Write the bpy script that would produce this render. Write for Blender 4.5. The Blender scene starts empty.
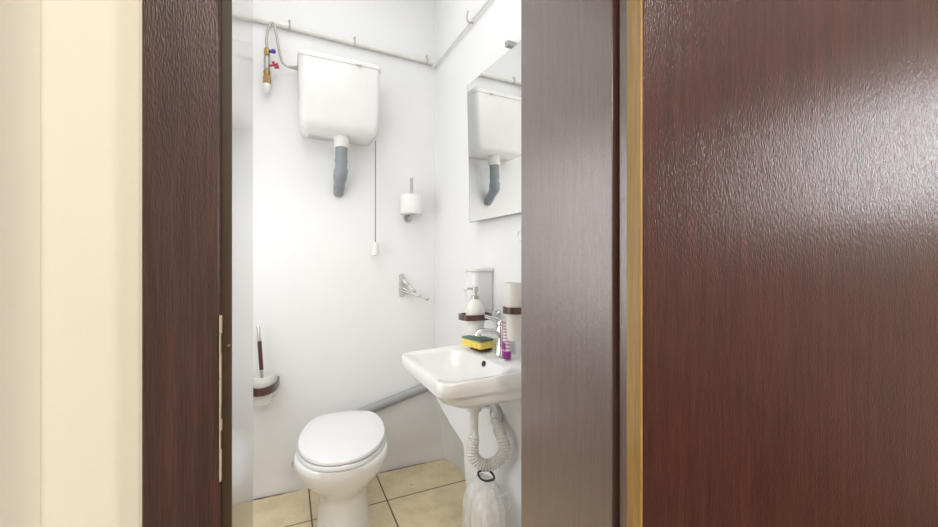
import bpy, bmesh, math, random
from mathutils import Vector, Matrix
random.seed(7)
sc = bpy.context.scene
COL = sc.collection
PI = math.pi
R = math.radians

# ------------------------------------------------------------------ camera
YAW, F, HOR, H = R(25), 390.0, 262.0, 1.2
cam = bpy.data.cameras.new('camera'); co = bpy.data.objects.new('camera', cam); COL.objects.link(co)
cam.sensor_width = 36; cam.lens = 36*F/938; cam.clip_start = .02
cam.shift_y = (HOR-263.5)/938
co.location = (0, 0, H); co.rotation_euler = (PI/2, 0, -YAW)
sc.camera = co

# measurements taken from the photograph: direction of an image point, cut with a real plane of the room
def _dir(x, y):
    xc, zc = (x-469)/F, -(y-HOR)/F
    return Vector((xc*math.cos(YAW)+math.sin(YAW), math.cos(YAW)-xc*math.sin(YAW), zc))
def atX(x, y, X):
    d = _dir(x, y); t = X/d.x; return Vector((X, d.y*t, H+d.z*t))
def atY(x, y, Y):
    d = _dir(x, y); t = Y/d.y; return Vector((d.x*t, Y, H+d.z*t))
def atZ(x, y, Z):
    d = _dir(x, y); t = (Z-H)/d.z; return Vector((d.x*t, d.y*t, Z))

# ------------------------------------------------------------------ materials
def new_mat(name):
    m = bpy.data.materials.new(name); m.use_nodes = True
    nt = m.node_tree
    return m, nt, nt.nodes['Principled BSDF']
def N(nt, t, **kw):
    n = nt.nodes.new(t)
    for k, v in kw.items(): setattr(n, k, v)
    return n
def coords(nt, scale, world=False):
    if world:
        g = N(nt, 'ShaderNodeNewGeometry'); src = g.outputs['Position']
    else:
        g = N(nt, 'ShaderNodeTexCoord'); src = g.outputs['Object']
    mp = N(nt, 'ShaderNodeMapping'); mp.inputs['Scale'].default_value = scale
    nt.links.new(src, mp.inputs['Vector'])
    return mp.outputs['Vector']
def noise(nt, vec, scale, detail=4, rough=.5):
    n = N(nt, 'ShaderNodeTexNoise'); n.inputs['Scale'].default_value = scale
    n.inputs['Detail'].default_value = detail; n.inputs['Roughness'].default_value = rough
    nt.links.new(vec, n.inputs['Vector']); return n.outputs['Fac']
def ramp(nt, fac, stops):
    r = N(nt, 'ShaderNodeValToRGB'); e = r.color_ramp.elements
    while len(e) < len(stops): e.new(.5)
    for i, (p, c) in enumerate(stops):
        e[i].position = p; e[i].color = (*c, 1)
    nt.links.new(fac, r.inputs['Fac']); return r.outputs['Color']
def bump(nt, bsdf, h, strength, dist):
    b = N(nt, 'ShaderNodeBump'); b.inputs['Strength'].default_value = strength; b.inputs['Distance'].default_value = dist
    nt.links.new(h, b.inputs['Height']); nt.links.new(b.outputs['Normal'], bsdf.inputs['Normal']); return b

def plain(name, c, rough=.5, metal=0, spec=.5, var=.06, vs=12, coat=0):
    """a surface colour with a faint procedural mottling"""
    m, nt, b = new_mat(name)
    f = noise(nt, coords(nt, (1, 1, 1)), vs)
    lo = tuple(max(0, x*(1-var)) for x in c); hi = tuple(min(1, x*(1+var)) for x in c)
    nt.links.new(ramp(nt, f, [(.3, lo), (.7, hi)]), b.inputs['Base Color'])
    b.inputs['Roughness'].default_value = rough; b.inputs['Metallic'].default_value = metal
    b.inputs['Specular IOR Level'].default_value = spec
    b.inputs['Coat Weight'].default_value = coat; b.inputs['Coat Roughness'].default_value = .05
    return m

def plaster(name, c1, c2, bs=.25, rough=.75):
    m, nt, b = new_mat(name)
    v = coords(nt, (1, 1, 1), True)
    big = noise(nt, v, 2.2, 5, .6)
    nt.links.new(ramp(nt, big, [(.3, c1), (.7, c2)]), b.inputs['Base Color'])
    b.inputs['Roughness'].default_value = rough
    fine = noise(nt, v, 14, 6, .6)
    bump(nt, b, fine, bs, .01)
    return m

def wood(name, dark, mid, light, rough=.3, bs=.35, grain=1.0, coat=.3, coat_rough=.18):
    m, nt, b = new_mat(name)
    v = coords(nt, (1, 1, .022), True)
    g1 = noise(nt, v, 420*grain, 3, .6)
    v2 = coords(nt, (1, 1, .05), True)
    g2 = noise(nt, v2, 45*grain, 5, .6)
    mx = N(nt, 'ShaderNodeMath', operation='MULTIPLY_ADD')
    nt.links.new(g1, mx.inputs[0]); mx.inputs[1].default_value = .6
    ml = N(nt, 'ShaderNodeMath', operation='MULTIPLY'); nt.links.new(g2, ml.inputs[0]); ml.inputs[1].default_value = .4
    nt.links.new(ml.outputs[0], mx.inputs[2])
    nt.links.new(ramp(nt, mx.outputs[0], [(.36, dark), (.5, mid), (.64, light)]), b.inputs['Base Color'])
    b.inputs['Roughness'].default_value = rough
    b.inputs['Coat Weight'].default_value = coat; b.inputs['Coat Roughness'].default_value = coat_rough
    v3 = coords(nt, (1, 1, .24), True)
    p = noise(nt, v3, 330*grain, 2, .5)
    bm_ = bump(nt, b, p, bs, .0015)
    nt.links.new(bm_.outputs['Normal'], b.inputs['Coat Normal'])
    return m

M = {}
M['wall'] = plaster('white_plaster', (.835, .845, .855), (.865, .87, .875), .15)
M['ceil'] = plaster('ceiling_plaster', (.8, .8, .79), (.84, .84, .83))
M['cream'] = plaster('cream_paint', (.85, .80, .695), (.875, .83, .735), .08)
M['wood_leaf'] = wood('mahogany_leaf', (.036, .008, .008), (.058, .014, .012), (.085, .023, .018), .34, .5, 1.35, .34, .15)
M['wood_leaf'].node_tree.nodes['Principled BSDF'].inputs['Specular IOR Level'].default_value = .36
M['wood_jamb'] = wood('brown_jamb', (.095, .050, .046), (.125, .066, .060), (.155, .085, .077), .3, .4, 1.7, 1, .22)
M['wood_jamb'].node_tree.nodes['Principled BSDF'].inputs['Coat IOR'].default_value = 2.1
M['wood_casing'] = wood('dark_casing', (.028, .009, .008), (.048, .016, .014), (.078, .030, .023), .38, .5, 1.7, .15)
M['wood_lining'] = wood('satin_lining', (.052, .020, .016), (.082, .032, .026), (.115, .05, .04), .22, .06, 1.5, 1, .1)
M['edge'] = wood('honey_edge', (.33, .17, .035), (.45, .26, .065), (.56, .36, .11), .4, .2)
M['gap'] = plain('rabbet_brown', (.06, .035, .018), .5)
M['chip'] = plain('bare_pale_wood', (.48, .41, .31), .8)
M['ceramic'] = plain('white_ceramic', (.84, .84, .835), .18, coat=.5, var=.015)
M['ceramic'].node_tree.nodes['Principled BSDF'].inputs['Coat Roughness'].default_value = .12
M['plastic'] = plain('white_plastic', (.80, .795, .77), .3, var=.02)
M['cistern'] = plain('cistern_plastic', (.82, .82, .805), .25, var=.02)
M['lid'] = plain('seat_plastic', (.82, .825, .84), .18, coat=.3, var=.015)
M['grey_pvc'] = plain('grey_pvc', (.27, .30, .33), .35)
M['grey_pipe'] = plain('painted_grey_pipe', (.36, .37, .385), .4)
M['pipe'] = plain('cream_pipe', (.82, .81, .78), .45)
M['clip'] = plain('clip_grey', (.5, .5, .48), .4)
M['chrome'] = plain('chrome', (.75, .75, .76), .12, 1)
M['steel'] = plain('brushed_steel', (.55, .54, .53), .3, 1)
M['satin'] = plain('satin_metal', (.62, .61, .58), .35, .5, var=.25, vs=140)
M['brown'] = wood('holder_wood', (.05, .019, .017), (.085, .034, .03), (.12, .055, .048), .3)
M['paper'] = plain('paper', (.86, .86, .85), .9, var=.02)
M['card'] = plain('cardboard', (.4, .32, .24), .9)
M['brass'] = plain('brass', (.40, .27, .11), .35, .7, var=.3, vs=60)
M['red'] = plain('red_plastic', (.45, .03, .07), .4)
M['violet'] = plain('violet_plastic', (.10, .05, .35), .35)
M['hose_steel'] = plain('braided_hose', (.46, .44, .41), .35, .6)
M['corr'] = plain('corrugated_plastic', (.76, .75, .73), .4, var=.05)
M['sponge'] = plain('yellow_sponge', (.95, .70, .16), .9, var=.15, vs=90)
M['scour'] = plain('green_scourer', (.16, .24, .19), .95, var=.3, vs=150)
M['darkpad'] = plain('dark_pad', (.06, .02, .02), .8)
M['frost'] = plain('frosted_white', (.80, .80, .76), .35, var=.02)
M['cup'] = plain('cream_cup', (.74, .71, .66), .3, var=.02)
M['cord'] = plain('grey_cord', (.12, .12, .12), .7)
M['black'] = plain('black_rubber', (.02, .02, .02), .6)
M['hall_floor'] = plain('hall_floor_laminate', (.30, .2, .12), .5, var=.2, vs=4)
M['purple'] = plain('purple_print', (.30, .02, .28), .35)
M['mirror_edge'] = plain('mirror_edge', (.25, .27, .26), .3)

m, nt, b = new_mat('mirror_glass')
f = noise(nt, coords(nt, (1, 1, 1)), 3)
nt.links.new(ramp(nt, f, [(.3, (.85, .86, .84)), (.7, (.87, .87, .855))]), b.inputs['Base Color'])
b.inputs['Metallic'].default_value = 1; b.inputs['Roughness'].default_value = .012
M['mirror'] = m

m, nt, b = new_mat('clear_plastic_film')
f = noise(nt, coords(nt, (3, 3, 1)), 12)
b.inputs['Base Color'].default_value = (.86, .86, .85, 1); b.inputs['Roughness'].default_value = .25
mr = N(nt, 'ShaderNodeMapRange'); mr.inputs['From Min'].default_value = .3; mr.inputs['From Max'].default_value = .7
mr.inputs['To Min'].default_value = .42; mr.inputs['To Max'].default_value = .7
nt.links.new(f, mr.inputs['Value']); nt.links.new(mr.outputs['Result'], b.inputs['Alpha'])
M['film'] = m

m, nt, b = new_mat('translucent_plastic')
b.inputs['Base Color'].default_value = (.88, .89, .89, 1); b.inputs['Roughness'].default_value = .2
f = noise(nt, coords(nt, (1, 1, 1)), 8)
mr = N(nt, 'ShaderNodeMapRange'); mr.inputs['To Min'].default_value = .82; mr.inputs['To Max'].default_value = .92
nt.links.new(f, mr.inputs['Value']); nt.links.new(mr.outputs['Result'], b.inputs['Alpha'])
M['transl'] = m

# striped toothpaste print: pale tube with pink-violet bands
m, nt, b = new_mat('toothpaste_print')
w = N(nt, 'ShaderNodeTexWave', wave_type='BANDS', bands_direction='Z'); w.inputs['Scale'].default_value = 26; w.inputs['Distortion'].default_value = 3
nt.links.new(coords(nt, (1, 1, 1)), w.inputs['Vector'])
nt.links.new(ramp(nt, w.outputs['Fac'], [(.45, (.8, .76, .77)), (.75, (.55, .28, .46))]), b.inputs['Base Color'])
b.inputs['Roughness'].default_value = .35
M['tube_print'] = m

# bathroom floor tiles: square beige tiles with dark joints, laid along the walls
TS, TX, TY = .352, .104, 1.952
m, nt, b = new_mat('beige_floor_tiles')
g = N(nt, 'ShaderNodeNewGeometry'); sp = N(nt, 'ShaderNodeSeparateXYZ'); nt.links.new(g.outputs['Position'], sp.inputs[0])
def joint(sock, off):
    a = N(nt, 'ShaderNodeMath', operation='SUBTRACT'); nt.links.new(sock, a.inputs[0]); a.inputs[1].default_value = off
    p = N(nt, 'ShaderNodeMath', operation='PINGPONG'); nt.links.new(a.outputs[0], p.inputs[0]); p.inputs[1].default_value = TS/2
    r = N(nt, 'ShaderNodeMapRange'); nt.links.new(p.outputs[0], r.inputs['Value'])
    r.inputs['From Min'].default_value = .0025; r.inputs['From Max'].default_value = .0045
    return r.outputs['Result']
cl = N(nt, 'ShaderNodeMath', operation='MINIMUM'); nt.links.new(sp.outputs['X'], cl.inputs[0]); cl.inputs[1].default_value = .66   # the last row by the right wall is one wide tile
jx, jy = joint(cl.outputs[0], TX), joint(sp.outputs['Y'], TY)
mn = N(nt, 'ShaderNodeMath', operation='MINIMUM'); nt.links.new(jx, mn.inputs[0]); nt.links.new(jy, mn.inputs[1])
v = coords(nt, (1, 1, 1), True)
n1 = noise(nt, v, 9, 6, .65)
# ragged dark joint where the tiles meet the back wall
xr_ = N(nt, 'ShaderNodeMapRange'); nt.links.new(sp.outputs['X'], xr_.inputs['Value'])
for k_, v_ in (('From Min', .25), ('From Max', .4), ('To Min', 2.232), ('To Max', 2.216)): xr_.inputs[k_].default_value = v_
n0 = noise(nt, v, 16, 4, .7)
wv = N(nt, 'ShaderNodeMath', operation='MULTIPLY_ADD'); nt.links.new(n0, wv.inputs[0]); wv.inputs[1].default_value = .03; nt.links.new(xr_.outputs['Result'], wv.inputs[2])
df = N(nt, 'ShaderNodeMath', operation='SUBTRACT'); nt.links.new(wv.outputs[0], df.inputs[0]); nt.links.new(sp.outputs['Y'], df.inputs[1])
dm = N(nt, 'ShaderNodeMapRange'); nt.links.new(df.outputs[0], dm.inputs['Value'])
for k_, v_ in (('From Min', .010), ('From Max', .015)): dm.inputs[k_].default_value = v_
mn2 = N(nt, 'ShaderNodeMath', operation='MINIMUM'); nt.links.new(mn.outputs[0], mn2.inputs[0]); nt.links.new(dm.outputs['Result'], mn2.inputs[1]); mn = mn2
tc = ramp(nt, n1, [(.3, (.68, .55, .35)), (.5, (.80, .67, .45)), (.72, (.87, .76, .55))])
spk = noise(nt, v, 45, 2, .5)
dirt = ramp(nt, spk, [(.70, (1, 1, 1)), (.76, (.45, .34, .24))])
ml = N(nt, 'ShaderNodeMix', data_type='RGBA', blend_type='MULTIPLY'); ml.inputs['Factor'].default_value = 1
nt.links.new(tc, ml.inputs['A']); nt.links.new(dirt, ml.inputs['B'])
mx = N(nt, 'ShaderNodeMix', data_type='RGBA')
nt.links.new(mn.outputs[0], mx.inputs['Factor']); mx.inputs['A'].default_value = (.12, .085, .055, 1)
nt.links.new(ml.outputs['Result'], mx.inputs['B']); nt.links.new(mx.outputs['Result'], b.inputs['Base Color'])
b.inputs['Roughness'].default_value = .35
bump(nt, b, mn.outputs[0], .4, .003)
M['tiles'] = m

# ------------------------------------------------------------------ mesh helpers
def BM(): return bmesh.new()
def box(bm, lo, hi, mat=None):
    vs = [bm.verts.new((x, y, z)) for x in (lo[0], hi[0]) for y in (lo[1], hi[1]) for z in (lo[2], hi[2])]
    for f in ((0, 1, 3, 2), (4, 6, 7, 5), (0, 4, 5, 1), (2, 3, 7, 6), (0, 2, 6, 4), (1, 5, 7, 3)):
        bm.faces.new([vs[i] for i in f])
    if mat is not None:
        for q in vs: q.co = mat @ q.co
    return vs
def loft(bm, rings, c0=True, c1=True, closed=True):
    rv = [[bm.verts.new(p) for p in r] for r in rings]
    n = len(rings[0])
    for a, b_ in zip(rv, rv[1:]):
        for i in range(n if closed else n-1):
            j = (i+1) % n
            bm.faces.new((a[i], a[j], b_[j], b_[i]))
    if closed and c0: bm.faces.new(rv[0][::-1])
    if closed and c1: bm.faces.new(rv[-1])
    return rv
def spline(pts, per=8):
    """Catmull-Rom through the points"""
    P = [Vector(p) for p in pts]; P = [2*P[0]-P[1]]+P+[2*P[-1]-P[-2]]
    out = []
    for i in range(1, len(P)-2):
        for k in range(per):
            t = k/per; a, b_, c, d = P[i-1:i+3]
            out.append(.5*((2*b_)+(c-a)*t+(2*a-5*b_+4*c-d)*t*t+(3*b_-a-3*c+d)*t**3))
    out.append(P[-2]); return out
def tube(bm, pts, r, n=12, caps=True):
    P = [Vector(p) for p in pts]
    rr = r if isinstance(r, (list, tuple)) else [r]*len(P)
    rings = []; up = None
    for i, p in enumerate(P):
        t = (P[min(i+1, len(P)-1)]-P[max(i-1, 0)]).normalized()
        if up is None:
            a = Vector((0, 0, 1)) if abs(t.z) < .9 else Vector((1, 0, 0))
            up = (a-t*a.dot(t)).normalized()
        else:
            up = (up-t*up.dot(t)).normalized()
        s = t.cross(up)
        rings.append([p+(up*math.cos(2*PI*k/n)+s*math.sin(2*PI*k/n))*rr[i] for k in range(n)])
    loft(bm, rings, caps, caps)
def lathe(bm, prof, c=(0, 0, 0), n=32, mat=None, caps=True):
    rings = []
    for r, z in prof:
        ring = [Vector((r*math.cos(2*PI*k/n), r*math.sin(2*PI*k/n), z)) for k in range(n)]
        if mat is not None: ring = [mat @ q for q in ring]
        rings.append([q+Vector(c) for q in ring])
    loft(bm, rings, caps, caps)
def axis_mat(d):
    return Vector((0, 0, 1)).rotation_difference(Vector(d).normalized()).to_matrix()
def ball(bm, c, r, n=12):
    bmesh.ops.create_uvsphere(bm, u_segments=n, v_segments=n//2+2, radius=r, matrix=Matrix.Translation(c))
def rrect(x0, x1, y0, y1, r, z, n=8):
    """rounded rectangle ring, r = radii at (x0y0, x1y0, x1y1, x0y1)"""
    if not isinstance(r, (list, tuple)): r = [r]*4
    out = []
    for (cx, cy, a0, q) in ((x0+r[0], y0+r[0], PI, r[0]), (x1-r[1], y0+r[1], 1.5*PI, r[1]), (x1-r[2], y1-r[2], 0, r[2]), (x0+r[3], y1-r[3], .5*PI, r[3])):
        for k in range(n):
            a = a0+.5*PI*k/(n-1)
            out.append(Vector((cx+q*math.cos(a), cy+q*math.sin(a), z)))
    return out
def obj(name, bm, mat, parent=None, kind=None, label=None, bevel=0, sharp=38, seg=2, local=False):
    if parent is not None and not local:
        w = Vector((0, 0, 0)); p = parent
        while p is not None: w += p.location; p = p.parent
        bmesh.ops.translate(bm, verts=bm.verts, vec=-w)
    bmesh.ops.recalc_face_normals(bm, faces=bm.faces)
    me = bpy.data.meshes.new(name); bm.to_mesh(me); bm.free()
    for p in me.polygons: p.use_smooth = True
    me.set_sharp_from_angle(angle=R(sharp))
    me.materials.append(M[mat])
    o = bpy.data.objects.new(name, me); COL.objects.link(o)
    if parent is not None: o.parent = parent
    if kind: o['kind'] = kind
    if label: o['label'] = label
    if bevel:
        md = o.modifiers.new('bevel', 'BEVEL'); md.width = bevel; md.segments = seg; md.limit_method = 'ANGLE'; md.angle_limit = R(40)
    return o
def thing(name, label, cat, loc, group=None, rz=0):
    o = bpy.data.objects.new(name, None); COL.objects.link(o); o.empty_display_size = .05
    o.location = loc; o.rotation_euler = (0, 0, rz); o['label'] = label; o['category'] = cat
    if group: o['group'] = group
    return o
def struct(name, bm, mat, parent=None, **k): return obj(name, bm, mat, parent, kind='structure', **k)
def tagd(o, label, cat, group=None):
    o['label'] = label; o['category'] = cat
    if group: o['group'] = group
    return o
def sstep(a, b_, x):
    t = max(0, min(1, (x-a)/(b_-a))); return t*t*(3-2*t)

# ------------------------------------------------------------------ the room
XW, YW, CEIL = .82, 2.25, 2.95        # right wall plane, back wall plane
XL = -.45                             # room's left wall
YF, YN = .938, .585                   # door wall: room face, hall face
JL, JR = -.065, .60                   # lining faces of the doorway
HEAD = 2.04

bm = BM(); box(bm, (XL-.1, YN, -.1), (XW+.13, YW+.1, 0)); struct('floor', bm, 'tiles')
bm = BM(); box(bm, (XL-.1, YF-.02, CEIL), (XW+.1, YW+.1, CEIL+.1)); struct('ceiling', bm, 'ceil')
bm = BM(); box(bm, (XL-.1, YF, 0), (XL, YW, CEIL)); struct('wall_left', bm, 'wall')

# back wall: plaster swells a little below the sloping drain
def drainline(x): return .367+(x-.385)*(.47-.367)/(.82-.385)
bm = BM()
nx, nz = 64, 150
grid = []
for i in range(nx+1):
    x = XL+(XW+.13-XL)*i/nx; row = []
    for k in range(nz+1):
        z = CEIL*(k/nz)**1.6
        p = .018*sstep(drainline(x)+.01, drainline(x)-.03, z)*sstep(.25, .4, x)
        p += .010*sstep(.10, 0, z)*(1+.5*math.sin(9*x)) + .004*sstep(.6, .1, z)*math.sin(7*x+5*z)
        row.append(Vector((x, YW-p, z)))
    grid.append(row)
loft(bm, grid, closed=False)
loft(bm, [[Vector((x, YW+.1, z)) for x in (XL, XW+.13)] for z in (0, CEIL)], closed=False)
struct('wall_back', bm, 'wall', sharp=80)

# right wall: the plaster bulges out low down under the basin
edge_pts = [(-.1, 1.55), (.045, 1.587), (.15, 1.62), (.255, 1.664), (.31, 1.71), (.334, 1.749), (.356, 1.94), (.40, 2.2), (.46, 2.26), (9, 2.3)]
def edgeY(z):
    for (a, ya), (b_, yb) in zip(edge_pts, edge_pts[1:]):
        if a <= z <= b_: return ya+(yb-ya)*(z-a)/(b_-a)
    return 2.3
def prot(z): return .09*(1-sstep(.22, .50, z))
RECESS = .085
bm = BM(); grid = []
zs = [.56*i/110 for i in range(111)]+[.56+(CEIL-.56)*i/12 for i in range(1, 13)]
for z in zs:
    e = min(edgeY(z), YW-.012); row = []
    ys = [YF-.03+(e-.06-YF+.03)*i/20 for i in range(20)]+[e-.06+.08*i/24 for i in range(24)]+[e+.02+(YW+.03-e-.02)*i/40 for i in range(41)]
    for y in ys:
        k = sstep(e+.006, e-.045, y)
        out = prot(z)*k - RECESS*(1-k)*(1-sstep(.16, .46, z))
        out += .07*(1-sstep(.2, .5, z))*max(0, (y-2.10)/.15)**2.2          # rounded corner low down
        row.append(Vector((XW-out, y, z)))
    grid.append(row)
loft(bm, grid, closed=False)
loft(bm, [[Vector((XW+.16, y, z)) for y in (YF, YW)] for z in (0, CEIL)], closed=False)
struct('wall_right', bm, 'wall', sharp=120)

# wall with the doorway: room side white, hall side cream
bm = BM()
box(bm, (XL, .76, 0), (JL-.03, YF-.002, CEIL)); box(bm, (JR+.03, .76, 0), (XW+.1, YF-.002, CEIL)); box(bm, (JL-.03, .76, HEAD+.03), (JR+.03, YF-.002, CEIL))
struct('wall_front', bm, 'wall')
HL, HR, HB, HC = -.243, 2.25, -2.6, 2.6
bm = BM()
box(bm, (HL-.1, YN, 0), (JL-.03, .76, CEIL)); box(bm, (JR+.03, YN, 0), (HR+.1, .76, CEIL)); box(bm, (JL-.03, YN, HEAD+.03), (JR+.03, .76, CEIL))
struct('wall_door', bm, 'cream')
bm = BM(); box(bm, (HL-.1, HB, 0), (HL, YN, HC)); struct('wall_hall_left', bm, 'cream', bevel=.004)
bm = BM()
wy0, wy1, wz0, wz1 = -1.36, -.72, 1.38, 2.12
box(bm, (HR, HB, 0), (HR+.1, wy0, HC)); box(bm, (HR, wy1, 0), (HR+.1, YN, HC)); box(bm, (HR, wy0, 0), (HR+.1, wy1, wz0)); box(bm, (HR, wy0, wz1), (HR+.1, wy1, HC))
struct('wall_hall_right', bm, 'cream')
bm = BM(); box(bm, (HL-.1, HB-.1, 0), (HR+.1, HB, HC)); struct('wall_hall_back', bm, 'cream')
bm = BM(); box(bm, (HL-.1, HB-.1, HC), (HR+.1, YN, HC+.1)); struct('hall_ceiling', bm, 'ceil')
bm = BM(); box(bm, (HL-.1, HB-.1, -.1), (HR+.1, YN, 0)); struct('hall_floor', bm, 'hall_floor')
# hall window (the light that shines on the door leaf)
bm = BM()
for lo, hi in (((wy0, wz0), (wy0+.05, wz1)), ((wy1-.05, wz0), (wy1, wz1)), ((wy0+.05, wz0), (wy1-.05, wz0+.05)), ((wy0+.05, wz1-.05), (wy1-.05, wz1)), (((wy0+wy1)/2-.025, wz0+.05), ((wy0+wy1)/2+.025, wz1-.05))):
    box(bm, (HR+.02, lo[0], lo[1]), (HR+.07, hi[0], hi[1]))
struct('window_1', bm, 'plastic')

# ------------------------------------------------------------------ door lining, casings
bm = BM(); box(bm, (JL-.028, .59, 0), (JL, YF, HEAD)); lin = struct('trim_1', bm, 'wood_lining', bevel=.0015, label='left lining board of the doorway, brown wood')
bm = BM(); box(bm, (JR, .597, 0), (JR+.028, YF, HEAD)); struct('trim_2', bm, 'wood_jamb', bevel=.0015, label='right lining board of the doorway, glossy brown wood')
bm = BM(); box(bm, (JL-.028, .59, HEAD), (JR+.028, YF, HEAD+.028)); struct('trim_3', bm, 'wood_jamb')
# left casing with its rabbet cheek
bm = BM(); box(bm, (-.1515, .565, 0), (-.0755, .589, HEAD+.08)); cas = struct('trim_4', bm, 'wood_casing', bevel=.002, label='dark wood casing left of the doorway')
# rubbed pale chips on its inner edge
bm = BM()
rng = random.Random(3)
z = .93
while z < 1.132:
    hh = rng.uniform(.012, .035); w = rng.uniform(.0010, .0026)
    box(bm, (-.0757, .5635, z), (-.0757+w, .571, min(z+hh, 1.134))); z += hh*.97
struct('worn_edge', bm, 'chip', cas, label='chipped edge of pale bare wood')
bm = BM(); box(bm, (JL-.012, .5865, 0), (JL-.0006, .5905, HEAD)); struct('stop_face', bm, 'gap', lin)
bm = BM(); tube(bm, [(-.068, .5875, 1.093), (-.068, .583, 1.093)], .0016, 8); struct('pin', bm, 'brass', lin)
# right casing, beside the leaf
bm = BM(); box(bm, (JR+.011, .5665, 0), (JR+.087, .589, HEAD+.08)); struct('trim_5', bm, 'wood_jamb', bevel=.002, label='brown wood casing right of the doorway')
bm = BM(); box(bm, (-.1515, .5665, HEAD+.011), (JR+.087, .589, HEAD+.08)); struct('trim_6', bm, 'wood_casing', bevel=.002)
# caulk line between casing and hall wall
bm = BM(); box(bm, (-.1575, .5755, 0), (-.1515, .586, HEAD+.08)); struct('trim_7', bm, 'cream', bevel=.002)

# ------------------------------------------------------------------ door leaf, swung wide open into the hall
PHI = R(18)
A = Vector((.6045, .5635, 0)); u = Vector((math.cos(PHI), -math.sin(PHI), 0)); nn = Vector((-math.sin(PHI), -math.cos(PHI), 0))
door = bpy.data.objects.new('door_1', None); COL.objects.link(door); door.location = A; door['kind'] = 'structure'
door['label'] = 'glossy mahogany door leaf swung open beside the doorway'
RT = Matrix((u, nn, Vector((0, 0, 1)))).transposed()
TH, W = .05, .654
bm = BM(); vs = box(bm, (.004, 0, .01), (W, TH, 2.03))
for q in bm.verts: q.co = A+RT @ q.co
struct('leaf', bm, 'wood_leaf', door, bevel=.002)
bm = BM(); box(bm, (0, 0, .01), (.0038, TH-.001, 2.03))
for q in bm.verts: q.co = A+RT @ q.co
e = struct('edge_band', bm, 'edge', door, label='honey-coloured bare wood hinge edge')
bm = BM(); tube(bm, [A+RT @ Vector((.001, .004, 1.512)), A+RT @ Vector((-.002, .004, 1.512))], .0015, 8)
struct('screw', bm, 'chip', e)

# ------------------------------------------------------------------ toilet
pf, pb = atZ(340, 465, .425), atZ(345, 412, .445)
axis = (pb-pf); axis.z = 0; L = axis.length; rz = -math.atan2(axis.x, axis.y)
t = thing('toilet', 'white ceramic toilet with closed lid standing on beige floor tiles', 'toilet', (pf.x, pf.y, 0), rz=rz)
half = [(0, 0), (.075, .006), (.122, .022), (.155, .065), (.176, .13), (.186, .20), (.183, .275), (.165, .345), (.135, .40), (.095, .442), (.05, .464), (0, .472)]
hs = spline([(x, y, 0) for x, y in half], 6)
outl = [(-p.x, p.y) for p in hs[1:-1]][::-1]
outl = [(p.x, p.y) for p in hs]+outl            # closed, v = distance from back
LL = .472
K = L/LL
def plate(bm, zprof, s=1.0, tilt=0, grow=0):
    rings = []
    for z, k in zprof:
        ring = []
        for (a, v_) in outl:
            cv = LL*.52
            xx = a*s*k+(grow if a > 0 else -grow if a < 0 else 0)*0
            vv = cv+(v_-cv)*s*k
            y = L-vv*K
            ring.append(Vector((xx, y, z+tilt*y/L)))
        rings.append(ring)
    loft(bm, rings)
bm = BM(); plate(bm, [(.3995, .93), (.3995, .985), (.402, 1), (.412, 1.0), (.417, .985), (.418, .93)], 1.0)
obj('seat', bm, 'lid', t, local=True, bevel=0)
bm = BM(); plate(bm, [(.4195, .93), (.420, .97), (.4225, .982), (.430, .98), (.4345, .965), (.4365, .93), (.439, .7), (.440, .3)], 1.0, .016)
obj('lid', bm, 'lid', t, local=True)
for s in (-1, 1):
    bm = BM(); tube(bm, [(s*.06, L+.01, .42), (s*.06+.03*s, L+.01, .42)], .012, 12)
    obj('hinge', bm, 'lid', t, local=True)
secs = [(.3985, .035, .62, .165, 2.5), (.3985, .012, .63, .186, 2.5), (.394, .004, .63, .190, 2.5), (.372, .004, .63, .191, 2.5), (.35, .010, .63, .187, 2.5), (.32, .026, .62, .176, 2.4), (.285, .052, .61, .158, 2.3),
        (.25, .085, .60, .136, 2.3), (.222, .115, .59, .118, 2.4), (.205, .132, .59, .110, 2.6), (.18, .138, .59, .106, 2.8), (.12, .138, .59, .109, 2.9), (.06, .134, .60, .114, 2.9), (.012, .126, .605, .121, 3), (0, .126, .605, .121, 3)]
rings = []
for z, v0, v1, hw, ex in secs:
    ring = []
    for k in range(56):
        a = 2*PI*k/56; c, s = math.cos(a), math.sin(a)
        vm = v0+.21 if v1-v0 > .42 else (v0+v1)/2
        sv = (v1-vm) if s > 0 else (vm-v0)
        e_ = ex if s <= 0 else 4
        x = hw*math.copysign(abs(c)**(2/(2.2 if s <= 0 else e_)), c)*(1 if s <= 0 else 1-.22*sstep(.1, .6, abs(s))*0)
        y = vm+sv*math.copysign(abs(s)**(2/(2.2 if s <= 0 else e_)), s)
        if y > .3: x *= 1-.35*sstep(.3, .6, y)
        ring.append(Vector((x, y, z)))
    rings.append(ring)
bm = BM(); loft(bm, rings); obj('bowl', bm, 'ceramic', t, local=True, sharp=60)
bm = BM(); q = [(-.192+.008*math.cos(a), .20+.01*math.sin(a)*0, .355+.012*math.sin(a)) for a in [2*PI*i/16 for i in range(17)]]
tube(bm, q, .002, 6); obj('fixing_ring', bm, 'steel', t, local=True)

# grey drain that slopes along the back wall
a, b_ = Vector((.30, 2.222, .345)), Vector((.82, 2.222, .47))
bm = BM(); tube(bm, [a, a.lerp(b_, .5), b_], .027, 20); 
tagd(obj('drain_pipe', bm, 'grey_pipe'), 'grey plastic drain pipe sloping along the back wall behind the toilet', 'pipe')

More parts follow.
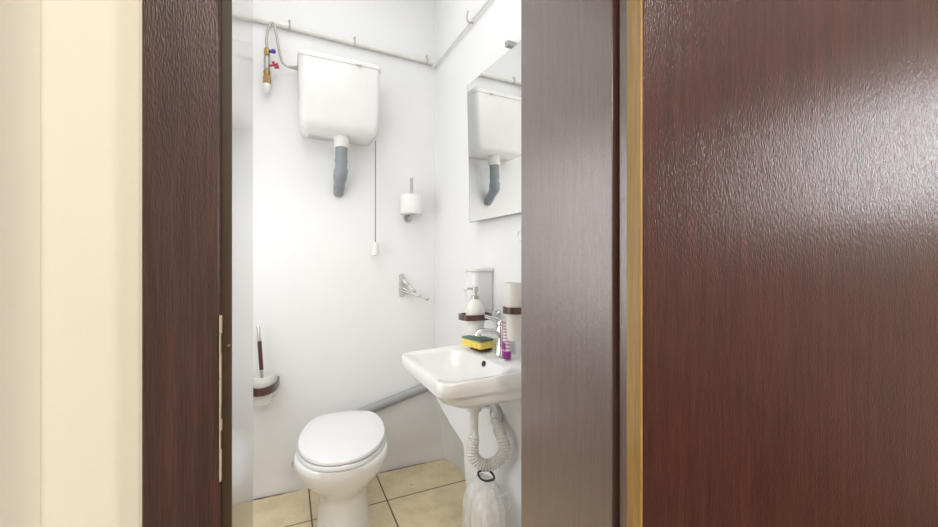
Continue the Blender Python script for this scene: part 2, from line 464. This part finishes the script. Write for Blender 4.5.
# ------------------------------------------------------------------ high cistern
CF = 2.055
t = thing('cistern', 'white plastic high-level cistern hanging on the back wall', 'cistern', (.25, YW, 1.82))
c0, c1 = atY(298.5, 100, CF).x, atY(380.5, 100, CF+.02).x
def cring(z, ins, insf, r=.03): return rrect(c0+ins, c1-ins, CF+insf, YW-.002, [r, r, .004, .004], z)
bm = BM(); zt, zb = 2.243, 1.865
loft(bm, [cring(zb-.006, .05, .07, .02), cring(zb, .03, .04, .025), cring(zb+.012, .016, .02), cring(zb+.03, .010, .010), cring(zb+.06, .006, .006), cring(zt-.035, 0, 0)])
obj('tank', bm, 'cistern', t, sharp=70)
bm = BM(); loft(bm, [cring(zt-.0352, .0, .0), cring(zt-.034, -.004, -.004), cring(zt-.022, -.005, -.006), cring(zt-.010, .0, .0), cring(zt-.002, .010, .008), cring(zt+.002, .024, .024)])
obj('lid', bm, 'cistern', t, sharp=60)
bx_ = atY(377, 66, CF-.003)
bm = BM(); o_ = atY(360, 70, CF-.008); box(bm, (o_.x-.02, CF-.009, zt-.036), (o_.x+.012, CF-.003, zt-.0325)); obj('seam', bm, 'clip', t)
# pull cord with its handle
cx = atY(375.5, 150, 2.19)
bm = BM(); tube(bm, [(cx.x, 2.19, zb+.01), (cx.x, 2.19, atY(376, 243, 2.19).z)], .0022, 6)
cordo = obj('pull_cord', bm, 'cord', t)
zc = atY(375, 242, 2.19).z
bm = BM(); lathe(bm, [(.006, 0), (.014, -.006), (.017, -.03), (.02, -.066), (.019, -.074), (.01, -.078)], (cx.x, 2.19, zc), 20); obj('pull_handle', bm, 'plastic', cordo, label='white pull handle')

# flush pipe stub under it
pc = atY(341.5, 140, 2.15)
cist = t
z_ = lambda y, Y=2.15: atY(341, y, Y).z
bm = BM(); lathe(bm, [(.036, zb+.006), (.040, zb-.004), (.040, z_(146.5)), (.034, z_(148))], (pc.x, 2.15, 0), 24); obj('collar', bm, 'plastic', cist, label='white plastic connector collar')
bm = BM()
p0 = Vector((pc.x, 2.15, z_(147))); p1 = Vector((pc.x-.002, 2.155, z_(171))); p2 = Vector((pc.x-.006, 2.165, z_(177))); p3 = Vector((pc.x-.004, 2.25, z_(194, 2.24)))
tube(bm, [p0, p1], .031, 20); tube(bm, [p0.lerp(p1, .55), p0.lerp(p1, .62)], .0335, 20)
fp_ = obj('flush_pipe', bm, 'grey_pvc', cist, label='grey flush pipe bending into the wall')
bm = BM(); tube(bm, [p1+Vector((0, 0, .008)), p1, p2, p2.lerp(p3, .15)], [.036, .036, .035, .032], 20); tube(bm, [p2.lerp(p3, .1), p2.lerp(p3, .5), p2.lerp(p3, .52), p3], [.031, .0275, .030, .026], 20); obj('elbow', bm, 'grey_pvc', fp_)

# ------------------------------------------------------------------ pipes along the walls
YP = YW-.02
e0, e1 = atY(256, 18.5, YP), atY(434.5, 63, YP)
zl = (e0.z+e1.z)/2
dz = (e1.z-e0.z)/(e1.x-e0.x)
def pz(x): return e0.z+(x-e0.x)*dz
t = thing('water_pipe', 'thin cream water pipe clipped along the top of the back wall', 'pipe', (.2, YP, zl))
bm = BM(); tube(bm, [(XL, YP, pz(XL)), (XW-.02, YP, pz(XW-.02))], .0135, 14); obj('tube', bm, 'pipe', t)
for x in (289.5, 354.5, 426.5):
    c = atY(x, 40, YP).x
    bm = BM()
    arc = [(c, YP-.016*math.cos(a), pz(c)+.016*math.sin(a)) for a in [-1.9+3.8*i/10 for i in range(11)]]
    arc += [(c, YP-.012, pz(c)+.028)]
    tube(bm, arc, .0045, 8); obj('pipe_clip', bm, 'clip', t, label='small grey pipe clip')
XP = XW-.014
r0, r1 = atX(436, 64, XP), atX(487, 2, XP)
dr = (r1.z-r0.z)/(r1.y-r0.y)
t = thing('water_pipe', 'thin pipe running forward along the top of the right wall above the mirror', 'pipe', (XP, 1.8, r0.z))
bm = BM(); tube(bm, [(XP, YW-.01, r0.z+dr*(YW-.01-r0.y)), (XP, YF, r0.z+dr*(YF-r0.y))], .0065, 12); obj('tube', bm, 'pipe', t)
h = atX(471, 20, XP)
bm = BM(); tube(bm, spline([(XP+.012, h.y, h.z-.012), (XP-.014, h.y, h.z-.014), (XP-.022, h.y, h.z+.004), (XP-.016, h.y+.006, h.z+.03), (XP-.012, h.y+.008, h.z+.045)], 5), .004, 8); obj('pipe_clip', bm, 'clip', t, label='small open hook clip')

# water valve and hose to the cistern
YV = 2.19
vx = atY(267, 70, YV).x
zv = lambda y: atY(267, y, YV).z
t = thing('shutoff_valve', 'small brass water valve with red lever and violet knob left of the cistern', 'valve', (vx, YV, zv(70)))
bm = BM(); lathe(bm, [(.011, zv(48.2)), (.014, zv(49)), (.014, zv(55)), (.011, zv(56.5)), (.012, zv(70)), (.016, zv(71)), (.016, zv(76)), (.012, zv(77))], (vx, YV, 0), 8); obj('valve_body', bm, 'brass', t)
bm = BM(); lathe(bm, [(.013, zv(57)), (.0145, zv(58)), (.0145, zv(69)), (.013, zv(70))], (vx, YV-.001, 0), 16); obj('braid', bm, 'hose_steel', t)
bm = BM(); tube(bm, [(vx+.012, YV-.01, zv(52)), (vx+.028, YV-.025, zv(52.5))], [.006, .011], 10); ball(bm, (vx+.03, YV-.026, zv(52.5)), .011); obj('violet_knob', bm, 'violet', t, label='violet plastic knob')
bm = BM(); tube(bm, [(vx+.012, YV-.01, zv(66)), (vx+.03, YV-.02, zv(66))], .005, 8); tube(bm, [(vx+.028, YV-.024, zv(63)), (vx+.034, YV-.026, zv(66)), (vx+.045, YV-.026, zv(64.5)), (vx+.05, YV-.026, zv(67.5)), (vx+.034, YV-.026, zv(68.5))], [.008, .007, .008, .008, .006], 8); obj('red_lever', bm, 'red', t, label='red butterfly lever')
bm = BM(); lathe(bm, [(.015, zv(76)), (.019, zv(77.5)), (.019, zv(83)), (.017, zv(84))], (vx, YV, 0), 8); obj('nut', bm, 'brass', t)
bm = BM(); lathe(bm, [(.017, zv(84)), (.018, zv(86)), (.016, zv(90)), (.008, zv(92.5))], (vx, YV, 0), 16); tube(bm, [(vx, YV, zv(88)), (vx, YW, zv(88))], .012, 10); obj('cap', bm, 'plastic', t, label='white plastic end cap')
pts = [(267, 47.6), (266.5, 40), (268, 30), (271, 23.5), (274, 23.5), (276, 32), (278, 44), (280.5, 56), (283, 63), (288, 66.5), (294, 67.5)]
bm = BM(); hp = [atY(x, y, 2.19) for x, y in pts]; 
tube(bm, spline(hp, 5), .0062, 10)
tube(bm, [hp[-2]+(hp[-1]-hp[-2])*.3, hp[-1]], .0085, 8); tube(bm, [hp[-1], hp[-1]+Vector((.045, 0, 0))], .011, 8)
tagd(obj('flexible_hose', bm, 'hose_steel'), 'thin braided flexible hose looping from the valve to the cistern', 'hose')

# ------------------------------------------------------------------ toilet roll on its upright spindle
YR = 2.17
rx = atY(411.5, 205, YR).x; zr = lambda y: atY(412, y, YR).z
t = thing('toilet_roll_holder', 'chrome upright toilet roll holder on the back wall', 'roll holder', (rx, YW, zr(215)))
bm = BM(); lathe(bm, [(.009, zr(213)), (.009, zr(178.5)), (.006, zr(178))], (rx, YR, 0), 14); obj('spindle', bm, 'steel', t)
bm = BM(); lathe(bm, [(.02, zr(215)), (.02, zr(214.2))], (rx, YR, 0), 16); tube(bm, [(rx-.004, YR-.012, zr(217)), (rx, YW-.004, zr(217))], .009, 10); lathe(bm, [(.024, 0), (.024, .006)], (rx, YW-.006, zr(217)), 20, axis_mat((0, 1, 0))); obj('bracket', bm, 'steel', t)
bm = BM(); prof = []
rings = []
for r, z in ((.016, zr(195.5)), (.062, zr(195.5)), (.064, zr(196.5)), (.064, zr(213)), (.062, zr(214)), (.016, zr(214)), (.016, zr(195.5))):
    rings.append([Vector((rx+r*math.cos(2*PI*k/36), YR+r*math.sin(2*PI*k/36), z)) for k in range(36)])
loft(bm, rings, False, False)
tagd(obj('toilet_roll', bm, 'paper'), 'white toilet paper roll standing upright on the wall holder', 'toilet paper')

# swivel towel hook
t = thing('towel_hook', 'chrome swivel towel hook with fanned arms on the back wall', 'hook', atY(402, 285, YW))
pa, pb_ = atY(402, 274, YW-.012), atY(402, 296, YW-.012)
bm = BM()
q0, q1 = pb_.z, pa.z
loft(bm, [[Vector((pa.x+w_*math.cos(a)*1, Y, (q1-.012 if math.sin(a) > 0 else q0+.012)+.014*math.sin(a)*w_/.014)) for a in [2*PI*k/28 for k in range(28)]] for w_, Y in ((.015, YW-.001), (.016, YW-.008), (.012, YW-.014))])
obj('wall_plate', bm, 'satin', t)
for (x0, y0, x1, y1) in ((404, 279, 407.5, 284.5), (404, 281, 414.5, 291), (404, 288, 420, 296), (404, 291, 427.5, 299)):
    s0 = Vector((pa.x+.004, YW-.014, atY(x0, y0, YW-.014).z)); ln = (x1-x0)/24*.16
    s1 = atY(x1, y1, YW-.02-ln*.75)
    bm = BM(); tube(bm, [s0, s1], .0058, 8); ball(bm, s1, .0095); obj('arm', bm, 'steel', t)

# ------------------------------------------------------------------ toilet brush set on the back wall
YB = 2.165
bxc = atY(262, 385, YB).x; zb_ = lambda y: atY(264, y, YB).z
t = thing('brush_holder', 'dark wood bracket with pale cup on the back wall left of the toilet', 'brush holder', (bxc, YW, zb_(388)))
bm = BM()
ins, outs = [], []
for k in range(41):
    a = PI+PI*k/40
    outs.append((bxc+.075*math.cos(a), YW-.012+.165*math.sin(a))); ins.append((bxc+.068*math.cos(a), YW-.012+.157*math.sin(a)))
zz0, zz1 = zb_(390.5), zb_(383)
loft(bm, [[Vector((*o2, zz0)), Vector((*o2, zz1)), Vector((*i2, zz1)), Vector((*i2, zz0))] for o2, i2 in zip(outs, ins)])
obj('band', bm, 'brown', t)
for s in (-1, 1):
    bm = BM(); box(bm, (bxc+s*.0715-.006, YW-.03, zz0-.004), (bxc+s*.0715+.006, YW-.001, zz1+.016)); obj('mount', bm, 'chrome', t, bevel=.002)
cz0, cz1 = zb_(403), zb_(374.5)
bm = BM(); cc = (bxc, YB-.01, 0)
lathe(bm, [(.026, cz0), (.036, cz0+.004), (.042, cz0+.03), (.050, cz1-.05), (.0545, cz1-.004), (.054, cz1), (.051, cz1), (.048, cz1-.03), (.034, cz1-.06)], cc, 36); obj('cup', bm, 'frost', t, label='pale frosted cup')
t = thing('toilet_brush', 'toilet brush with chrome and dark wood handle standing in the wall cup', 'toilet brush', (bxc, YB-.01, cz0+.01))
h0 = Vector((bxc+.004, YB-.01, cz0+.075)); h1 = atY(258.3, 325, YB-.02)
def hseg(a, b__): return [h0.lerp(h1, a), h0.lerp(h1, b__)]
bm = BM(); tube(bm, hseg(0, .3), .0085, 12); obj('lower_grip', bm, 'chrome', t)
bm = BM(); tube(bm, hseg(.3, .75), .0095, 12); obj('wood_grip', bm, 'brown', t, label='dark wood middle of the handle')
bm = BM(); tube(bm, hseg(.75, .98)+[h1], [.0095, .0085, .006], 12); obj('upper_grip', bm, 'chrome', t)

# ------------------------------------------------------------------ wash basin on the right wall
SX0, SY0, SY1, ZR = .425, 1.115, 1.605, .82
t = thing('wash_basin', 'white ceramic wash basin hung on the right wall', 'basin', (XW, 1.36, .72))
def sr(x0, x1, y0, y1, r, z, rb=.006): return rrect(x0, x1, y0, y1, [r, rb, rb, r], z, 10)
bm = BM()
rr = [sr(.56, .80, 1.24, 1.48, .06, .712, .03), sr(.50, XW, 1.16, 1.555, .06, .718), sr(.464, XW, 1.145, 1.578, .055, .738), sr(.450, XW, 1.136, 1.586, .05, .765), sr(.449, XW, 1.135, 1.587, .05, .774),
      sr(SX0+.002, XW, SY0+.002, SY1-.002, .048, .7745), sr(SX0, XW, SY0, SY1, .048, .779), sr(SX0, XW, SY0, SY1, .048, ZR-.006), sr(SX0+.004, XW, SY0+.004, SY1-.004, .046, ZR),
      sr(SX0+.022, .712, SY0+.030, SY1-.030, .05, ZR, .09), sr(SX0+.028, .706, SY0+.036, SY1-.036, .05, ZR-.008, .09), sr(SX0+.05, .69, SY0+.065, SY1-.065, .06, ZR-.05, .09), sr(SX0+.08, .66, SY0+.10, SY1-.10, .065, ZR-.080, .07), sr(SX0+.12, .62, SY0+.16, SY1-.16, .035, ZR-.086, .035)]
# the ledge behind the bowl rises a little toward the wall
for ring in rr[7:9]:
    for q in ring:
        if q.x > .74: q.z += .014
loft(bm, rr)
obj('bowl', bm, 'ceramic', t, sharp=50)
bm = BM(); lathe(bm, [(.030, ZR-.0865), (.030, ZR-.0835), (.022, ZR-.083), (.018, ZR-.0845)], (.585, 1.36, 0), 28); obj('waste_grid', bm, 'chrome', t, label='chrome plug hole')
bm = BM(); lathe(bm, [(.011, 0), (.011, .006), (.007, .007)], (.702, 1.363, .80), 16, axis_mat((-1, 0, .35))); obj('overflow', bm, 'black', t, label='dark overflow hole')

# tap
tx, ty = .768, 1.342
t = thing('tap', 'chrome mixer tap on the back ledge of the basin', 'tap', (tx, ty, .834))
bm = BM(); lathe(bm, [(.028, .834), (.028, .840), (.024, .846), (.0225, .90), (.024, .935), (.02, .947)], (tx, ty, 0), 24); obj('tap_body', bm, 'chrome', t)
bm = BM(); tube(bm, spline([(tx-.01, ty, .912), (tx-.04, ty+.006, .922), (tx-.085, ty+.014, .926), (tx-.095, ty+.016, .920), (tx-.098, ty+.016, .912)], 6), [.018]*7+[.0155]*9+[.013]*9, 14); obj('spout', bm, 'chrome', t)
bm = BM(); lathe(bm, [(.019, .947), (.022, .951), (.022, .962), (.016, .970)], (tx, ty, 0), 20); tube(bm, [(tx, ty, .963), (tx-.035, ty+.004, .978), (tx-.07, ty+.01, .988)], [.010, .008, .007], 10); obj('lever', bm, 'chrome', t)

# sponge, dark pad
sp_ = atZ(479.5, 345, .834)
def slab(bm, c, hx, hy, z0, z1, rot, r=.008):
    ca, sa = math.cos(rot), math.sin(rot)
    def w(q): return Vector((c[0]+q.x*ca-q.y*sa, c[1]+q.x*sa+q.y*ca, q.z))
    e = .004
    loft(bm, [[w(q) for q in rrect(-hx+i, hx-i, -hy+i, hy-i, r, z)] for z, i in ((z0, e), (z0+e, 0), (z1-e, 0), (z1, e))])
sc_ = (.735, 1.49); rot = R(14)
bm = BM(); slab(bm, (sc_[0]+.006, sc_[1]-.022), .035, .038, .831, .841, rot)
tagd(obj('scouring_pad', bm, 'darkpad'), 'dark flat pad lying under the yellow sponge', 'pad')
t = thing('sponge', 'yellow kitchen sponge with green scourer on the basin ledge', 'sponge', (*sc_, .842))
bm = BM(); slab(bm, sc_, .04, .066, .8415, .871, rot); obj('foam', bm, 'sponge', t)
bm = BM(); slab(bm, sc_, .0395, .0655, .8712, .880, rot, .007); obj('scourer', bm, 'scour', t, label='green abrasive layer')

# soap dispenser in its bracket
dx, dy = .70, 1.44
t = thing('dispenser_holder', 'dark wood ring bracket on the right wall holding the soap dispenser', 'holder', (XW, dy+.02, .977))
bm = BM(); outs = []; ins = []
for k in range(49):
    a = 2*PI*k/48
    s1_ = lambda v, e=.7: math.copysign(abs(v)**e, v)
    outs.append((dx+.068*s1_(math.cos(a)), dy+.05*s1_(math.sin(a)))); ins.append((dx+.060*s1_(math.cos(a)), dy+.042*s1_(math.sin(a))))
loft(bm, [[Vector((*o2, .966)), Vector((*o2, .988)), Vector((*i2, .988)), Vector((*i2, .966))] for o2, i2 in zip(outs, ins)], False, False)
obj('band', bm, 'brown', t)
bm = BM(); tube(bm, [(dx+.064, dy+.0, .977), (XW-.006, dy+.015, .977)], .011, 14); lathe(bm, [(.02, 0), (.02, .008), (.014, .012)], (XW, dy+.015, .977), 20, axis_mat((-1, 0, 0))); obj('mount', bm, 'chrome', t)
t = thing('soap_dispenser', 'white frosted soap dispenser with chrome pump held above the basin', 'soap dispenser', (dx, dy, .905))
bm = BM(); lathe(bm, [(.028, .903), (.033, .906), (.0395, .96), (.0395, .995), (.035, 1.02), (.018, 1.046), (.014, 1.05)], (dx, dy, 0), 32); obj('bottle', bm, 'frost', t)
bm = BM(); lathe(bm, [(.0165, 1.046), (.0165, 1.062), (.007, 1.064), (.007, 1.078), (.012, 1.080), (.012, 1.096), (.009, 1.098)], (dx, dy, 0), 20); tube(bm, spline([(dx, dy, 1.09), (dx-.035, dy+.006, 1.091), (dx-.048, dy+.008, 1.082)], 5), .0042, 8); obj('pump', bm, 'steel', t, label='chrome pump head')

# translucent container hung on the wall behind it
t = thing('wall_dispenser', 'translucent white plastic dispenser box on the right wall behind the soap', 'dispenser', (XW, 1.56, .97))
bm = BM()
def wr(z, i): return rrect(.725+i, XW-.002, 1.505+i, 1.612-i, [.03, .004, .004, .03], z)
loft(bm, [wr(.975, .012), wr(.985, .002), wr(1.0, 0), wr(1.15, 0), wr(1.158, .002)]); obj('container', bm, 'transl', t)
bm = BM(); loft(bm, [wr(1.1585, -.003), wr(1.160, -.005), wr(1.168, -.005), wr(1.174, .002)]); obj('cover', bm, 'plastic', t)

# tumbler in its bracket, toothpaste
ux, uy = .757, 1.225
t = thing('tumbler_holder', 'dark wood ring bracket on the right wall holding the tall cup', 'holder', (XW, uy, 1.02))
bm = BM(); rings = []
for k in range(41):
    a = 2*PI*k/40; c, s = math.cos(a), math.sin(a)
    rings.append([Vector((ux+.0445*c, uy+.0445*s, 1.013)), Vector((ux+.0445*c, uy+.0445*s, 1.037)), Vector((ux+.0375*c, uy+.0375*s, 1.037)), Vector((ux+.0375*c, uy+.0375*s, 1.013))])
loft(bm, rings, False, False); obj('band', bm, 'brown', t)
bm = BM(); tube(bm, [(ux+.041, uy, 1.025), (XW-.006, uy, 1.025)], .010, 14); lathe(bm, [(.02, 0), (.02, .008), (.014, .012)], (XW, uy, 1.025), 20, axis_mat((-1, 0, 0))); obj('mount', bm, 'chrome', t)
bm = BM(); lathe(bm, [(.024, .912), (.028, .915), (.0365, 1.03), (.041, 1.122), (.040, 1.124), (.038, 1.122), (.034, 1.04), (.02, .93)], (ux, uy, 0), 36)
tagd(obj('tumbler', bm, 'cup'), 'tall cream toothbrush cup held in the dark bracket beside the doorway', 'cup')
t = thing('toothpaste_tube', 'white and purple toothpaste tube standing beside the tap', 'toothpaste', (.745, 1.255, .832))
px_, py_ = .757, 1.283
bm = BM(); rings = []
for z, a_, b2 in ((.862, .0165, .0165), (.875, .018, .0175), (.92, .019, .013), (.965, .0195, .005), (.975, .0195, .002)):
    rings.append([Vector((px_+a_*math.cos(2*PI*k/24)*.8, py_+b2*math.sin(2*PI*k/24)*1.0, z)) for k in range(24)])
loft(bm, rings); obj('sleeve', bm, 'tube_print', t)
bm = BM(); lathe(bm, [(.015, .833), (.0165, .835), (.0165, .861), (.013, .862)], (px_, py_, 0), 20); obj('cap', bm, 'purple', t, label='purple screw cap')
bm = BM(); box(bm, (px_-.017, py_-.012, .868), (px_-.0155, py_+.012, .896)); obj('print', bm, 'purple', t, bevel=.001)

# ------------------------------------------------------------------ trap under the basin
t = thing('sink_trap', 'corrugated white waste hose bent in a U under the basin', 'waste pipe', (.70, 1.34, .40))
bm = BM(); lathe(bm, [(.033, .7112), (.033, .685), (.028, .682), (.028, .668), (.024, .665), (.024, .655), (.034, .650), (.034, .636), (.029, .633), (.029, .622), (.019, .618), (.0165, .60)], (.662, 1.37, 0), 28); obj('waste_fitting', bm, 'corr', t)
path = spline([(.662, 1.37, .605), (.661, 1.37, .56), (.658, 1.368, .52), (.652, 1.366, .485), (.652, 1.362, .452), (.670, 1.352, .425), (.706, 1.336, .415), (.745, 1.318, .436), (.764, 1.310, .475), (.760, 1.325, .515), (.765, 1.365, .540), (.78, 1.41, .548)], 16)
rad = []
acc = 0
for i, p in enumerate(path):
    if i: acc += (p-path[i-1]).length
    amp = sstep(.07, .11, acc)
    rad.append(.0205+amp*(.0015+.0036*(abs((acc/.0085) % 1-.5)*2)))
# resample finely enough for the ridges
fp, fr = [path[0]], []
acc2 = 0; fine = []
for a, b_ in zip(path, path[1:]):
    for k in range(3): fine.append(a.lerp(b_, k/3))
fine.append(path[-1])
fr = []; acc = 0
for i, p in enumerate(fine):
    if i: acc += (p-fine[i-1]).length
    amp = sstep(.06, .10, acc)*(1-sstep(.40, .44, acc))
    fr.append(.0165+amp*(.002+.0065*(.5+.5*math.cos(2*PI*acc/.0105))))
bm = BM(); tube(bm, fine, fr, 18); obj('corrugated_hose', bm, 'corr', t, sharp=80)
bm = BM(); tube(bm, [(.775, 1.40, .547), (.80, 1.44, .549), (XW-.003, 1.462, .550)], [.0225, .0235, .0235], 18); obj('outlet_stub', bm, 'corr', t)
bm = BM(); lathe(bm, [(.042, 0), (.042, .006), (.036, .02), (.026, .024)], (XW, 1.462, .550), 28, axis_mat((-1, -.1, 0))); obj('rosette', bm, 'steel', t, label='chrome wall rosette')
bm = BM(); lathe(bm, [(.022, 0), (.022, .012), (.016, .03)], (XW, 1.545, .565), 20, axis_mat((-1, 0, 0))); 
tagd(obj('pipe_plug', bm, 'chrome'), 'small chrome fitting on the right wall beside the waste rosette', 'fitting')
# black tie and bag below
t = thing('plastic_bag', 'clear crinkled plastic bag tied under the waste hose', 'bag', (.66, 1.31, 0))
bm = BM(); rings = []
bcx, bcy = .652, 1.268
for z, s, dx_, dy_ in ((.380, .45, .025, .035), (.374, .6, .018, .025), (.364, .8, .010, .012), (.335, .93, 0, 0), (.29, 1.0, 0, 0), (.2, 1.03, 0, 0), (.1, 1.06, 0, 0), (.03, 1.05, 0, 0), (.004, .9, 0, 0)):
    ring = []
    for k in range(96):
        a = 2*PI*k/96
        w = 1+.07*math.sin(5*a+2*z)+.045*math.sin(9*a+1.3+4*z)+.025*math.sin(17*a+6*z)
        ring.append(Vector((bcx+dx_+.062*s*w*math.cos(a), bcy+dy_+.108*s*w*math.sin(a), z)))
    rings.append(ring)
loft(bm, rings, True, False); obj('film', bm, 'film', t, sharp=70)
bm = BM()
tube(bm, spline([(.683, 1.207, .358), (.698, 1.19, .385), (.710, 1.183, .35), (.698, 1.19, .312)], 6), .003, 6); obj('handle_loop', bm, 'film', t)
bm = BM(); q = [(.69+.028*math.cos(a), 1.325+.04*math.sin(a), .3835+.002*math.sin(3*a)) for a in [2*PI*i/30 for i in range(31)]]
tube(bm, q, .004, 8); obj('tie', bm, 'black', t, label='black tie')

# ------------------------------------------------------------------ mirror
mt, mb_ = atX(469.7, 83.5, XW-.008).z, atX(469.5, 222.5, XW-.008).z
my = atX(469.6, 150, XW-.008).y
# it leans forward a little and stands off the wall at its far edge
nm = Vector((-1, math.tan(R(-3.5)), math.tan(R(-1.2)))).normalized()
P0 = Vector((XW-.012, 1.12, mb_))
def on_mirror(x, y):
    d = _dir(x, y); o = Vector((0, 0, H)); return o+d*((P0-o).dot(nm)/d.dot(nm))
ma, mbt = on_mirror(469.7, 83.5), on_mirror(469.5, 222.5)
tm = Vector((0, -1, 0)); tm = (tm-nm*tm.dot(nm)).normalized(); um = tm.cross(nm).normalized()
if um.z < 0: um = -um
hm = (ma-mbt).dot(um)
t = thing('mirror', 'frameless rectangular mirror on the right wall above the basin', 'mirror', mbt)
RM = Matrix((tm, um, nm)).transposed()
def mbox(lo, hi):
    bm = BM(); box(bm, lo, hi)
    for q in bm.verts: q.co = mbt+RM @ q.co
    return bm
obj('backing', mbox((0, 0, -.007), (.5, hm, -.001)), 'mirror_edge', t)
obj('mirror_glass', mbox((.0045, .002, -.0009), (.499, hm-.002, 0)), 'mirror', t)
mc = on_mirror(507, 43); mc = Vector((mc.x, mc.y, mc.z))
Xc = mc.x
bm = BM(); box(bm, (Xc-.004, mc.y-.011, mc.z-.014), (XW-.001, mc.y+.011, mc.z+.008)); lathe(bm, [(.009, 0), (.006, .003), (.003, .005)], (Xc-.004, mc.y, mc.z), 14, axis_mat((-1, 0, 0))); obj('clip', bm, 'clip', t, bevel=.003, label='grey mirror clip')
hk = atX(520, 236, XW-.02)
bm = BM(); tube(bm, [(XW-.02, hk.y+.017*math.cos(a), hk.z+.02*math.sin(a)) for a in [2*PI*i/24 for i in range(25)]], .003, 8); tube(bm, [(XW-.02, hk.y, hk.z+.02), (XW-.001, hk.y, hk.z+.02)], .005, 8)
tagd(obj('wall_ring', bm, 'pipe'), 'small pale ring hook on the right wall just below the mirror', 'hook')

# ------------------------------------------------------------------ light
def area(name, loc, target, sx, sy, power, color=(1, 1, 1)):
    l = bpy.data.lights.new(name, 'AREA'); l.shape = 'RECTANGLE'; l.size = sx; l.size_y = sy; l.energy = power; l.color = color
    o = bpy.data.objects.new(name, l); COL.objects.link(o); o.location = loc
    o.rotation_euler = (Vector(target)-Vector(loc)).to_track_quat('-Z', 'Y').to_euler()
    return o
area('bathroom_ceiling_light', (.1, 1.45, 2.93), (.1, 1.45, 0), .9, .9, 5.2, (1, .985, .96))
area('bathroom_left_fill', (XL+.02, 1.5, .95), (XW, 1.6, .75), 1.0, 1.7, 11, (1, .995, .985))  # added fill panel that evens out the walls, no fixture of the room
area('bathroom_front_fill', (.05, YF+.03, 2.45), (.2, 2.25, .7), .8, .5, 4.9, (1, .99, .97))  # added fill above the doorway, brightens the back wall, not a real lamp
area('hall_window_light', (HR+.03, (wy0+wy1)/2, (wz0+wz1)/2), (0, (wy0+wy1)/2, (wz0+wz1)/2), .5, .62, 27, (.93, .97, 1))
area('hall_ceiling_light', (.3, -1.05, 2.57), (.3, -1.05, 0), .4, .7, 31, (1, .97, .915))
w = bpy.data.worlds.new('world'); sc.world = w; w.use_nodes = True
w.node_tree.nodes['Background'].inputs['Color'].default_value = (.85, .9, 1, 1)
w.node_tree.nodes['Background'].inputs['Strength'].default_value = .8
sc.view_settings.view_transform = 'Standard'
sc.view_settings.look = 'None'
sc.view_settings.exposure = 0
